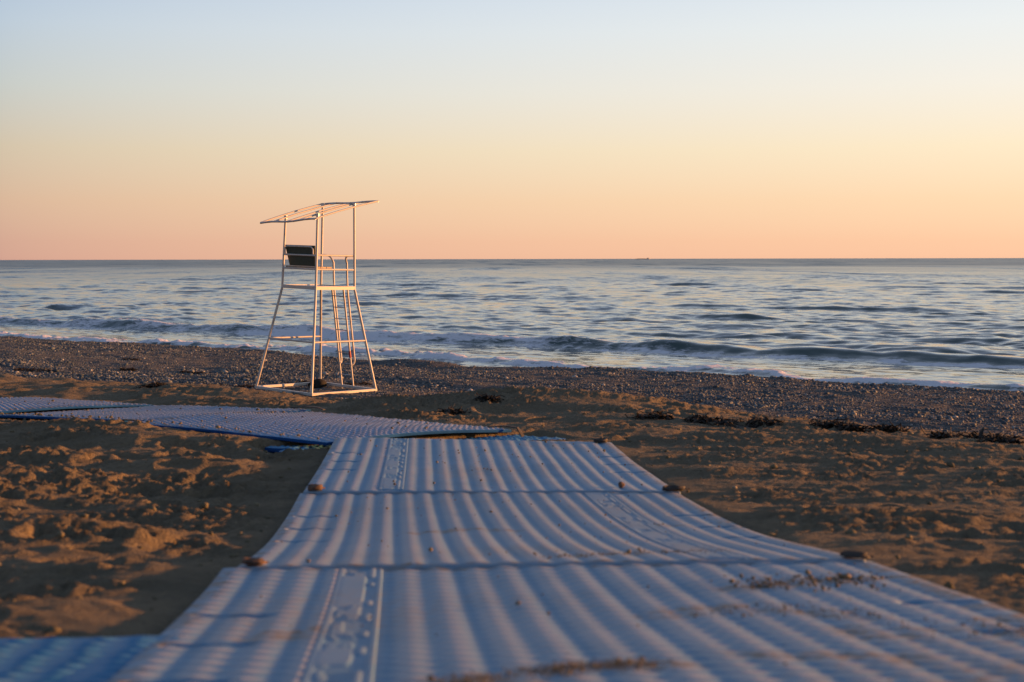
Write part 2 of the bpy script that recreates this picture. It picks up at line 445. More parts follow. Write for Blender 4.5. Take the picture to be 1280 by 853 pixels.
M_MAT = mat_material('mat_plastic', .9)
M_MATSH = mat_material('mat_plastic_shade', .05, (.02, .16, .33), (.035, .20, .40))  # mat plastic with shade painted in as a deeper blue
M_MATD = mat_material('mat_plastic_dotted', 1.25, (.05, .20, .42), (.08, .26, .50))
n = N('mat_edge_plastic'); M_RIM = n.set(n.ramp(n.noise(8, 4, .6, n.pos()), [(.3, (.008, .050, .17)), (.7, (.014, .07, .22))]), .9, None, .04)

def relief(m, U, Vv, W, L):
    """micro height in metres; U, Vv in metres from the mat's left and near edges"""
    pu = W / 20.0; pv = .082
    U = U + .007 * np.cos(2 * math.pi * Vv / pv)
    r = .5 - .5 * np.cos(2 * math.pi * U / pu)
    r = r ** .85
    if m['rim']:
        r = .5 - .5 * np.cos(2 * math.pi * U / .094)
        b = .5 + .5 * np.cos(2 * math.pi * (Vv / .062 + .5 * (np.floor(U / .094) % 2)))
        h = .014 * (r * b) ** 1.3
    else:
        row = np.floor(U / pu)
        b = .5 + .5 * np.cos(2 * math.pi * (Vv / pv + .5 * (row % 2)))
        # pillowed ridges with cross webs bridging the troughs between them
        web = .5 - .5 * np.cos(2 * math.pi * Vv / pv + math.pi * (np.floor(U / pu + .5) % 2))
        h = .0082 * (1 - (1 - r) * (1 - m['web'] * web)) * (1 - .5 * (1 - b) * r)
    return h

STAINS = [(0, [(.30, .325), (.37, .345), (.43, .375), (.50, .385)], .075), (0, [(.72, .79), (.82, .83), (.93, .845)], .06), (0, [(.78, .52), (.9, .5), (.97, .56)], .10), (0, [(.58, .64), (.70, .68), (.80, .60)], .07),
          (0, [(.80, .30), (.92, .36)], .12), (0, [(.62, .42), (.75, .40)], .05), (1, [(.5, .06), (.62, .1), (.8, .12)], .05), (1, [(.3, .45), (.42, .5), (.5, .47)], .05), (1, [(.72, .5), (.86, .55)], .05), (0, [(.12, .55), (.2, .6)], .06), (0, [(.0, .0), (.0, 1.)], .05), (0, [(1., .0), (1., 1.)], .09), (1, [(.0, .0), (.0, 1.)], .04), (1, [(1., .0), (1., 1.)], .06), (2, [(1., .0), (1., 1.)], .05), (2, [(.0, .0), (.0, 1.)], .03),
          (1, [(.02, .0), (.98, .0)], .03), (0, [(.02, .985), (.98, .985)], .05), (1, [(.02, .985), (.98, .985)], .04), (4, [(.01, .0), (.01, 1.)], .10), (5, [(.01, .0), (.01, 1.)], .16), (5, [(.0, 1.), (1., 1.)], .12), (4, [(.0, 1.), (1., 1.)], .10), (3, [(.96, .2), (.96, 1.)], .08), (3, [(.3, 1.), (1., 1.)], .06)]
def build_mat(m, idx):
    c = np.array(m['c'])
    W = np.linalg.norm(c[1] - c[0]); L = np.linalg.norm(c[3] - c[0])
    nu = int(200 * m['res']) + 1; nv = int(430 * m['res'] * L / 2.9) + 1
    if m['rim'] and m['res'] < .7: nu, nv = 181, 261
    uu = np.linspace(0, 1, nu); vv = np.linspace(0, 1, nv)
    U, Vv = np.meshgrid(uu, vv)
    x, y, z = mat_surface(m, U * 2 - 1, Vv)
    Um, Vm = U * W, Vv * L
    h = relief(m, Um, Vm, W, L)
    if idx == 7: h = h * .55
    ed = np.minimum(np.minimum(Um, W - Um), np.minimum(Vm, L - Vm))
    k = smooth(.0, .025, ed)
    h = h * k + .003 * (1 - k) * smooth(0, .01, ed)
    if not m['rim']:
        # three cross slots near each long edge where the anchors go through
        for side in (0, 1):
            us = Um if side == 0 else W - Um
            for vs in (.36, .52, .68):
                g_ = np.exp(-((Vm - vs * L) / .019) ** 4) * smooth(.03, .05, us) * (1 - smooth(.21, .24, us))
                h = h * (1 - g_) - .009 * g_
    rel = np.clip((1 if m['rim'] else 1) * h / (.012 if m['rim'] else .0080), 0, 1) * (k if m['rim'] else 1) + (0 if m['rim'] else .45 * (1 - k))
    if not m['rim']:
        pu_ = W / 20.0; rr_ = (.5 - .5 * np.cos(2 * math.pi * Um / pu_)); bb_ = .5 + .5 * np.cos(2 * math.pi * (Vm / .082 + .5 * (np.floor(Um / pu_) % 2)))
        rel = rel * (1 - m['gap_shade'] * (1 - bb_) * (1 - .35 * rr_))  # row gaps tinted bluer, painting shade into the dimples
    if m['strip'] < 2:
        us = (m['strip'] + 1) / 2 * W
        on = (np.abs(Um - us) < .068)
        h = np.where(on, np.minimum(h, .001), h)
    top = np.stack([x, y, z + h], -1)
    P = [top.reshape(-1, 3)]; Q = [grid_quads(nv, nu)]; rl = [rel.ravel()]
    me = mesh_np('beach_mat', P[0], Q[0])
    attr(me, 'relief', rl[0])
    stain = np.zeros_like(U)
    for mi, path, wd in STAINS:
        if mi != idx: continue
        path = np.array(path)
        tt_ = np.linspace(0, len(path) - 1, 40); pu_ = np.interp(tt_, range(len(path)), path[:, 0]); pv_ = np.interp(tt_, range(len(path)), path[:, 1])
        dmin = np.full(U.shape, 9.)
        for a_, b_ in zip(pu_, pv_): dmin = np.minimum(dmin, np.hypot((U - a_) * W, (Vv - b_) * L))
        stain = np.maximum(stain, smooth(.0, .5, np.exp(-(dmin / wd) ** 2) * (.55 + 1.5 * fbm(Um / .09, Vm / .05, 300 + mi, 3))))
    attr(me, 'stain', stain.ravel())
    attr(me, 'dust', np.full(stain.size, m.get('dust', .25)))
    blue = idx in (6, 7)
    ob = link('beach_mat', me, M_MATSH if blue else (M_MATD if m['rim'] else M_MAT))
    tag(ob, m['label'], 'beach mat', 'linked blue beach mats of the walkway')
    # rim: the thickness of the panel, a closed skirt with a flat underside
    b = np.concatenate([top[0, :], top[1:, -1], top[-1, -2::-1], top[-2:0:-1, 0]])
    cen = b.mean(0); out = b - cen; out[:, 2] = 0; out /= np.linalg.norm(out, axis=1)[:, None]
    lo = b.copy(); lo[:, 2] -= m['thick']
    mid = b + out * .006; mid[:, 2] -= m['thick'] * .4
    kk = len(b); vs = np.concatenate([b + [0, 0, .0006], mid, lo])
    i = np.arange(kk); j = (i + 1) % kk
    qs = np.concatenate([np.stack([i, i + kk, j + kk, j], 1), np.stack([i + kk, i + 2 * kk, j + 2 * kk, j + kk], 1)])
    rm = mesh_np('edge_rim', vs, qs)
    attr(rm, 'relief', np.full(len(vs), .45))
    link('edge_rim', rm, M_RIM if m['rim'] else M_MAT, ob)
    if m['strip'] < 2:
        # the moulded maker's strip: a raised frame with worn, unreadable relief marks running along it
        us = (m['strip'] + 1) / 2
        hw = .068 / W
        nn = 41; nl = int(340 * m['res'])
        A, B = np.meshgrid(np.linspace(-1, 1, nn), np.linspace(.012, .988, nl))
        x, y, z = mat_surface(m, (us + A * hw) * 2 - 1, B)
        Bl = B * L
        fr = np.maximum(smooth(.62, .80, np.abs(A)), 1 - smooth(.03, .07, np.minimum(Bl, L - Bl)))
        hh = .002 + .0026 * fr
        r = np.random.default_rng(20 + idx)
        fr_ = fr
        mk = smooth(-.02, .06, fbm(A * 1.6 + idx * 7, Bl * 13, 200 + idx, 3, .6)) * (np.abs(A + .2) < .42)
        gap = smooth(-.06, .02, fbm(A * .2, Bl * 3.1, 210 + idx, 2))
        hh += .0026 * mk * gap * (1 - fr)
        hh += .0042 * np.exp(-((A - .52) / .15) ** 4) * smooth(-.02, .05, fbm(A * .3, Bl * 11, 220 + idx, 2)) * (1 - fr)
        hh += .0030 * (1 - gap) * (1 - fr) * (A < .3)
        side = (np.abs(A) > .999) | (B < .0125) | (B > .9875)
        hh = np.where(side, -.004, hh)
        sm = mesh_np('maker_strip', np.stack([x, y, z + hh + .0015], -1).reshape(-1, 3), grid_quads(nl, nn))
        attr(sm, 'relief', np.clip(hh / .0085, 0, 1) * .45)
        attr(sm, 'dust', np.full(hh.size, m['dust'])); attr(sm, 'stain', np.clip(.5 * fbm(B * 9, A, 400 + idx, 3), 0, 1))
        link('maker_strip', sm, M_MAT, ob)
    return ob
for i, m in enumerate(MATS): build_mat(m, i)

# ------------------------------------------------------------------ tubes
def tube_np(pts, r, seg=10, closed=False, caps=True):
    pts = [Vector(p) for p in pts]; nP = len(pts); vs = []; up = None
    rr = r if isinstance(r, (list, tuple)) else [r] * nP
    for i in range(nP):
        if closed: t = (pts[(i + 1) % nP] - pts[i - 1]).normalized()
        else: t = (pts[min(i + 1, nP - 1)] - pts[max(i - 1, 0)]).normalized()
        if up is None: up = Vector((0, 0, 1)) if abs(t.z) < .9 else Vector((1, 0, 0))
        sx = t.cross(up).normalized(); sy = sx.cross(t).normalized(); up = sy
        for k in range(seg):
            a = 2 * math.pi * k / seg
            vs.append(pts[i] + sx * math.cos(a) * rr[i] + sy * math.sin(a) * rr[i])
    fs = []
    for i in range(nP if closed else nP - 1):
        for k in range(seg):
            k2 = (k + 1) % seg; i2 = (i + 1) % nP
            fs.append((i * seg + k, i * seg + k2, i2 * seg + k2, i2 * seg + k))
    if caps and not closed:
        fs.append(tuple(range(seg - 1, -1, -1))); fs.append(tuple((nP - 1) * seg + k for k in range(seg)))
    return vs, fs
class MB:
    def __init__(self): self.v = []; self.f = []
    def add(self, vf):
        o = len(self.v); self.v += [tuple(v) for v in vf[0]]; self.f += [tuple(i + o for i in f) for f in vf[1]]; return self
    def tube(self, pts, r, seg=10, closed=False): return self.add(tube_np(pts, r, seg, closed))
    def box(self, o, ax, ay, az):
        o, ax, ay, az = Vector(o), Vector(ax), Vector(ay), Vector(az)
        v = [o + ax * i + ay * j + az * k for k in (-.5, .5) for j in (-.5, .5) for i in (-.5, .5)]
        return self.add((v, [(0, 2, 3, 1), (4, 5, 7, 6), (0, 1, 5, 4), (1, 3, 7, 5), (3, 2, 6, 7), (2, 0, 4, 6)]))
    def build(self, name, mat, parent=None, smooth_sh=True, bevel=0):
        me = bpy.data.meshes.new(name); me.from_pydata(self.v, [], self.f); me.update()
        bm = bmesh.new(); bm.from_mesh(me); bmesh.ops.recalc_face_normals(bm, faces=bm.faces)
        if bevel: bmesh.ops.bevel(bm, geom=bm.edges[:], offset=bevel, segments=2, affect='EDGES', profile=.5)
        bm.to_mesh(me); bm.free()
        for p_ in me.polygons: p_.use_smooth = smooth_sh
        if smooth_sh:
            try: me.set_sharp_from_angle(angle=R(40))
            except Exception: pass
        return link(name, me, mat, parent)
def arc(p, c, q, n=6):
    p, c, q = Vector(p), Vector(c), Vector(q)
    return [p * (1 - t) ** 2 + c * 2 * t * (1 - t) + q * t * t for t in [i / n for i in range(n + 1)]]

# ------------------------------------------------------------------ lifeguard chair (own frame: x runs left eave -> near, y runs to the front; origin at the base centre)
M_WHITE = None
n = N('white_painted_steel'); p = n.pos()
f = n.noise(5, 5, .65, p); f2 = n.noise(30, 4, .7, p)
c_ = n.mix(n.ramp(f, [(.55, (0, 0, 0)), (.75, (1, 1, 1))]), (.43, .42, .405), (.33, .31, .29))
c_ = n.mix(n.ramp(n.math('ADD', n.math('MULTIPLY', f, .5), n.math('MULTIPLY', f2, .5)), [(.60, (0, 0, 0)), (.66, (1, 1, 1))]), c_, (.25, .13, .07))
M_WHITE = n.set(c_, .38, None, .5)
M_ALU = mat_simple('dull_steel', (.42, .41, .42), .35, .6, .15)
M_DGREEN = mat_simple('dark_green_plastic', (.022, .045, .040), .45, 0, .12, 20)
M_RED = mat_simple('red_tape', (.35, .03, .025), .5)
TH = R(41.4)
tower = bpy.data.objects.new('lifeguard_chair', None); COL.objects.link(tower)
tower.empty_display_size = .3
tag(tower, 'white tubular lifeguard chair with open roof frame, ladder and dark backrest on the sand', 'lifeguard chair')
# ex: left->near direction, ey: near->right (front), in world: ex=(cos,-sin), ey=(sin,cos)
a0 = .875; a1 = .525; a2 = .50; at = .495      # half sides: base, platform, seat level, top of posts
zB, zM, zP, zS, zA = .05, 1.06, 2.15, 2.53, 2.82
zLow, zHigh = 3.60, 3.90
def lerp(a, b, t): return a + (b - a) * t
def corner(sx, sy, z):
    if z <= zP: h_ = lerp(a0, a1, (z - zB) / (zP - zB))
    else: h_ = lerp(a1, at, (z - zP) / (zHigh - zP))
    return Vector((sx * h_, sy * h_, z))
rt = .026
CN = [(-1, -1), (1, -1), (1, 1), (-1, 1)]          # left, near, right, back
for sx, sy in CN:
    MB().tube([corner(sx, sy, 0.0), corner(sx, sy, zP)], rt, 12).build('leg', M_WHITE, tower)
    zt = (zLow + .05 * (sx > 0)) if sy < 0 else zHigh
    MB().tube([corner(sx, sy, zP - .02), corner(sx, sy, zt)], rt * .93, 12).build('post', M_WHITE, tower)
def ring(z, r, name, sides=(0, 1, 2, 3), mat=M_WHITE, box=None):
    mb = MB()
    for k in sides:
        p0 = corner(*CN[k], z); p1 = corner(*CN[(k + 1) % 4], z)
        if box:
            d = (p1 - p0); L_ = d.length; d.normalize(); s = d.cross(Vector((0, 0, 1)))
            mb.box((p0 + p1) / 2, d * (L_ + .02), s * box[0], Vector((0, 0, box[1])))
        else: mb.tube([p0, p1], r, 10)
    return mb.build(name, mat, tower)
ring(zB - .02, .03, 'base_frame', box=(.065, .050))
ring(zM, .020, 'cross_rail', (0, 1, 3))
ring(zP, .03, 'platform_frame', box=(.05, .07))
# platform boards
mb = MB()
for k in range(4):
    mb.box((0, -.30 + k * .2, zP + .012), Vector((.94, 0, 0)), Vector((0, .15, 0)), Vector((0, 0, .022)))
mb.build('foot_platform', M_ALU, tower, False, .003)
# short brace at the near foot
MB().tube([corner(1, -1, .05), corner(1, -1, .05) + Vector((-.36, .30, .10))], .028, 8).build('foot_brace', M_WHITE, tower)
# seat rails, seat, arm rails
ring(zS, .018, 'seat_rail', (0, 1, 3))
hs = .50
mb = MB()
for k in range(3): mb.box((0, -.43 + k * .155, zS + .035), Vector((.93, 0, 0)), Vector((0, .145, 0)), Vector((0, 0, .035)))
mb.build('seat', mat_simple('seat_plank', (.30, .24, .18), .6, 0, .2), tower, False, .005)
for sx in (-1, 1):
    p0 = Vector((sx * .50, -.50, zA)); p1 = Vector((sx * .50, .50, zA))
    MB().tube([p0, p1], .020, 10).build('armrest', M_WHITE, tower)
# backrest: dark panel leaning between the two rear posts, with its hoop and rail
bt = Vector((0, -.52, zS + .48)); bb = Vector((0, -.44, zS + .06))
mb = MB()
mid = (bt + bb) / 2; upv = bt - bb
nrm_ = Vector((1, 0, 0)).cross(upv).normalized()
W0, W1 = .80, .94
v8 = []
for s in (-.012, .012):
    for (w, q_) in ((W0, bb), (W1, bt)):
        v8 += [q_ + Vector((-w / 2, 0, 0)) + nrm_ * s, q_ + Vector((w / 2, 0, 0)) + nrm_ * s]
mb.add((v8, [(0, 1, 3, 2), (4, 6, 7, 5), (0, 4, 5, 1), (2, 3, 7, 6), (0, 2, 6, 4), (1, 5, 7, 3)]))
back = mb.build('backrest', M_DGREEN, tower, False, .006)
off = Vector((0, -.035, 0))
h0 = bt + Vector((0, 0, -.025)) + off
hp = [h0 + Vector((-.44, .01, -.16))] + arc(h0 + Vector((-.44, .006, -.08)), h0 + Vector((-.44, 0, 0)), h0 + Vector((-.34, 0, 0))) + arc(h0 + Vector((.34, 0, 0)), h0 + Vector((.44, 0, 0)), h0 + Vector((.44, .006, -.08))) + [h0 + Vector((.44, .01, -.16))]
MB().tube(hp, .015, 8).build('back_hoop', M_WHITE, tower)
MB().tube([Vector((-.505, -.525, zS + .28)), Vector((.505, -.525, zS + .28))], .020, 10).build('back_rail', M_WHITE, tower)
for sx in (-1, 1):
    MB().tube([bb + Vector((sx * .40, 0, 0)), Vector((sx * .46, -.49, zS + .01))], .008, 8).build('seat_bracket', M_WHITE, tower)
# ladder on the front, in the plane of the front legs
def fr(x, z, outw=0.0):
    h_ = lerp(a0, a1, (z - zB) / (zP - zB)) if z <= zP else a1
    sl = (a0 - a1) / (zP - zB)
    return Vector((x, h_ + outw, z + outw * sl))
ladder = MB().tube([fr(-.18, zB), fr(-.18, zP)], .020, 10).tube([fr(.18, zB), fr(.18, zP)], .020, 10).build('ladder_stringer', M_WHITE, tower)
for k in range(8):
    z = .28 + k * .24
    MB().tube([fr(-.18, z), fr(.18, z)], .010, 8).build('ladder_rung', M_ALU, tower)
for sx in (-1, 1):
    x = sx * .21
    lo = fr(x, .52); 
    pts = arc(fr(sx * .18, .50), fr(x, .50, .10), fr(x, .66, .085), 6) + [fr(x, zP - .1, .085)]
    top = Vector((x, a1 + .06, zA - .16))
    pts += [Vector((x, a1 + .075, zP + .2))] + arc(top, Vector((x, .51, zA + .0)), Vector((sx * .36, .50, zA - .005)), 7) + [Vector((sx * .5, .50, zA))]
    MB().tube(pts, .020, 10).build('handrail', M_WHITE, tower)
MB().tube([fr(.18, .66), fr(.18, .80)], .024, 10).build('red_tape', M_RED, tower)
# open roof frame: two eave tubes and five rafters
hx = .865
yl, yh = -.90, .78
zl, zh = 3.44, 3.965
def roof(u, v, dz=0):
    bow = .012 * math.sin(u * 9) * (1 if v < .5 else .6)
    return Vector((lerp(-hx, hx, u) + .05, lerp(yl, yh, v), lerp(zl, zh, v) + lerp(.10 * u, .06 * (u - 1), v) + .05 * math.sin(math.pi * v) * .4 + dz + bow))
for v in (0, 1):
    MB().tube([roof(i / 10, v) for i in range(11)], .020, 10).build('roof_eave', M_ALU, tower)
for u in (0, .26, .51, .73, 1):
    MB().tube([roof(u, i / 8, .006) for i in range(9)], .018, 10).build('roof_rafter', M_WHITE, tower)
for sy in (-1, 1):
    zz = zLow if sy < 0 else zHigh
    v = (sy * at - yl) / (yh - yl)
    MB().tube([roof(.02, v, -.03), roof(.98, v, -.03)], .015, 8).build('roof_purlin', M_WHITE, tower) if False else None
for sx, sy in CN:
    zt = (zLow + .05 * (sx > 0)) if sy < 0 else zHigh
    c_ = corner(sx, sy, zt)
    MB().tube([c_ + Vector((0, 0, -.05)), c_ + Vector((0, 0, .012))], .036, 10).build('post_cap', M_ALU, tower)
tx, ty = -4.10, 29.65
tower.rotation_mode = 'XYZ'
lean = Matrix.Rotation(R(1.9), 4, 'Y') @ Matrix.Rotation(R(.4), 4, 'X')
rz = Matrix.Rotation(-TH, 4, 'Z')
TZ = CAMZ - 2.73
tower.matrix_world = Matrix.Translation((tx, ty, TZ)) @ lean @ rz

# ------------------------------------------------------------------ connector straps at the mat joints
M_STRAP = mat_simple('black_strap', (.035, .030, .028), .7, 0, .2)
M_BROWN = mat_simple('rusty_loop', (.11, .065, .045), .85, 0, .35, 30)
def knot(name, x, y, z, ln, wd, ht, rot, mat, label, cat, seed):
    """a folded lump of webbing: a flat loop wound three times and a tail"""
    r = np.random.default_rng(seed); mb = MB()
    c, s = math.cos(rot), math.sin(rot)
    def P(a, b, h_): return Vector((x + a * c - b * s, y + a * s + b * c, z + h_))
    for k in range(4):
        o_ = r.normal(0, wd * .10, 2); ph = r.uniform(0, 6.28)
        loop = [P(ln * .5 * math.cos(t) * r.uniform(.85, 1.05) + o_[0], wd * .5 * math.sin(t) * r.uniform(.85, 1.05) + o_[1], ht * (.25 + .16 * k) + .12 * ht * math.sin(2 * t + ph)) for t in np.linspace(0, 2 * math.pi, 15)[:-1]]
        mb.tube(loop, ht * .30, 8, True)
    mb.tube([P(-ln * .4, 0, ht * .3), P(0, wd * .05, ht * .85), P(ln * .45, -wd * .1, ht * .35)], ht * .38, 8)
    mb.tube([P(ln * .3, 0, ht * .4), P(ln * .62, wd * .2, ht * .2), P(ln * .8, wd * .3, ht * .12)], ht * .18, 6)
    o = mb.build(name, mat); tag(o, label, cat, 'ties at the mat joints'); return o
def on_mat(i, u, v):
    x, y, z = mat_surface(MATS[i], np.array([u * 2 - 1.]), np.array([v])); return float(x[0]), float(y[0]), float(z[0]) + .008
knot('tie_knot', *on_mat(1, .025, .005), .060, .036, .018, .2, M_BROWN, 'brown tie at the left end of the joint nearest the camera', 'tie', 1)
knot('tie_knot', *on_mat(2, .03, .005), .07, .045, .026, .4, M_BROWN, 'orange brown tie lit by the sun at the left end of the far joint', 'tie', 2)
knot('tie_knot', *on_mat(1, .985, .005), .075, .030, .016, -.15, M_STRAP, 'black tie at the right end of the joint nearest the camera', 'tie', 3)
knot('tie_knot', *on_mat(2, .985, .005), .11, .05, .022, .1, M_STRAP, 'black tie at the right end of the far joint on the walkway', 'tie', 4)
knot('tie_knot', *on_mat(2, .96, .985), .09, .07, .025, .1, M_STRAP, 'small dark tie at the seaward right corner of the straight walkway', 'tie', 5)
knot('tie_knot', *on_mat(3, .985, .97), .12, .05, .02, .8, M_STRAP, 'tiny dark tie on the joint left of the tower foot', 'tie', 6) if False else None
def strap(pts, w, label):
    pts = [Vector(p) for p in pts]; mb = MB(); v = []; f = []
    for i, p_ in enumerate(pts):
        t = (pts[min(i + 1, len(pts) - 1)] - pts[max(i - 1, 0)]).normalized(); s = t.cross(Vector((0, 0, 1))).normalized() * w / 2; u_ = s.cross(t).normalized() * .004
        v += [p_ - s - u_, p_ + s - u_, p_ + s + u_, p_ - s + u_]
    for i in range(len(pts) - 1):
        for k in range(4): f.append((i * 4 + k, i * 4 + (k + 1) % 4, i * 4 + 4 + (k + 1) % 4, i * 4 + 4 + k))
    f += [(3, 2, 1, 0), tuple(len(pts) * 4 - 4 + k for k in range(4))]
    mb.add((v, f)); o = mb.build('connector_strap', M_STRAP, None, False); tag(o, label, 'strap', 'straps linking the mats'); return o
x0, y0, z0 = on_mat(3, .02, .02)
strap([(x0 - .12, y0 + .04, z0 + .005), (x0 + .02, y0 - .02, z0 + .022), (x0 + .12, y0 - .06, z0 + .012), (x0 + .16, y0 - .09, z0 - .05), (x0 + .165, y0 - .11, z0 - .10)], .035, 'black strap hooked over the right corner of the lifted dotted mat')
x0, y0, z0 = on_mat(3, .985, .99)
strap([(x0 - .16, y0 + .02, z0 + .006), (x0 - .05, y0 - .01, z0 + .02), (x0 + .05, y0 - .05, z0 + .02), (x0 + .12, y0 - .1, z0 - .004)], .04, 'dark strap at the left corner of the lifted dotted mat')
x0, y0, z0 = on_mat(3, .03, .99) if False else on_mat(4, .03, .02)
strap([(x0 - .1, y0 + .03, z0 + .01), (x0 + .04, y0 - .02, z0 + .024), (x0 + .16, y0 - .05, z0 + .016), (x0 + .22, y0 - .08, z0 + .0)], .04, 'dark strap on the joint of the dotted mats, straight below the tower')

# dry sand drifted over the walkway and a few pebbles lying on it
def trail(i, n_, path, wid, sz, seed):
    """grains lying along a wandering line of (u, v) on mat i, thick in some places and thin in others"""
    r = np.random.default_rng(seed); path = np.array(path); t = r.uniform(0, len(path) - 1, n_ * 3)
    t = t[r.random(n_ * 3) < np.clip(.25 + 1.6 * (fbm(t * 2.3, t * 0, seed, 3) + .25), 0, 1)]
    u = np.interp(t, range(len(path)), path[:, 0]) + r.normal(0, wid * .5, len(t)); v = np.interp(t, range(len(path)), path[:, 1]) + r.normal(0, wid, len(t)) * .35
    x, y, z = mat_surface(MATS[i], u * 2 - 1, v); return x, y, z + .006 + np.abs(r.normal(0, .003, len(t))), np.clip(r.lognormal(math.log(sz), .5, len(t)), .0012, .011)
def scatter_on(i, n_, ur, vr, sz, seed):
    r = np.random.default_rng(seed); u = r.uniform(*ur, n_); v = r.uniform(*vr, n_)
    x, y, z = mat_surface(MATS[i], u * 2 - 1, v); return x, y, z + .012, np.clip(r.lognormal(math.log(sz), .5, n_), .0015, .02)
XS = [trail(0, 620, [(.30, .325), (.37, .345), (.43, .375), (.50, .385)], .028, .0014, 11), trail(0, 120, [(.74, .79), (.82, .83), (.92, .845)], .045, .003, 12), trail(1, 70, [(.5, .05), (.62, .1), (.8, .12)], .03, .002, 13), trail(0, 90, [(.82, .55), (.9, .5), (.97, .56)], .07, .002, 14), trail(0, 60, [(.62, .62), (.72, .66), (.8, .6)], .05, .002, 15),
      scatter_on(0, 70, (.72, .92), (.74, .88), .004, 1), scatter_on(0, 60, (.05, .98), (.1, .98), .0028, 2), scatter_on(1, 110, (.03, .97), (.02, .98), .003, 3),
      scatter_on(2, 90, (.03, .97), (.02, .98), .004, 4), scatter_on(3, 60, (.03, .97), (.02, .98), .006, 5), scatter_on(3, 40, (.05, .95), (.93, .99), .008, 6), scatter_on(4, 60, (.03, .97), (.02, .98), .007, 7),
      scatter_on(4, 50, (.05, .98), (.94, 1), .010, 9), scatter_on(5, 40, (.03, .97), (.02, .98), .008, 8)]
gx, gy, gz, gs = [np.concatenate(a) for a in zip(*XS)]
_gz = ground_z
ground_z = lambda x, y: gz
o = link('scattered_grit', pebbles('scattered_grit', gx, gy, gs, (.5, .9), .2, 5), M_CRUMB); tag(o, 'grit and crumbs of sand lying on the mats', 'grit', kind='stuff')
ground_z = _gz
def stone(x, y, z, s, sq, mat, label, seed, name='stone', cat='stone', grp=None):
    r = np.random.default_rng(seed)
    bm = bmesh.new(); bmesh.ops.create_icosphere(bm, subdivisions=3, radius=1)
    ph = r.uniform(0, 6, 6)
    for v in bm.verts:
        c = v.co; d = 1 + .13 * math.sin(c.x * 2.6 + ph[0]) + .12 * math.sin(c.y * 3.1 + ph[1]) + .08 * math.sin(c.z * 4 + c.x * 3 + ph[2]) + .04 * math.sin(c.x * 9 + ph[3]) * math.sin(c.y * 8 + ph[4])
        v.co = Vector((c.x * s * d, c.y * s * d * .85, c.z * s * sq * d))
    me = bpy.data.meshes.new(name); bm.to_mesh(me); bm.free()
    for p_ in me.polygons: p_.use_smooth = True
    o = link(name, me, mat, None, (x, y, z + s * sq * .6)); o.rotation_euler = (0, 0, r.uniform(0, 6)); tag(o, label, cat, grp); return o
x, y, z = on_mat(2, .855, .06)
stone(x, y, z, .022, .8, M_BROWN, 'small brown pebble on the mat near the far joint', 4)
x, y, z = on_mat(0, .515, .40)

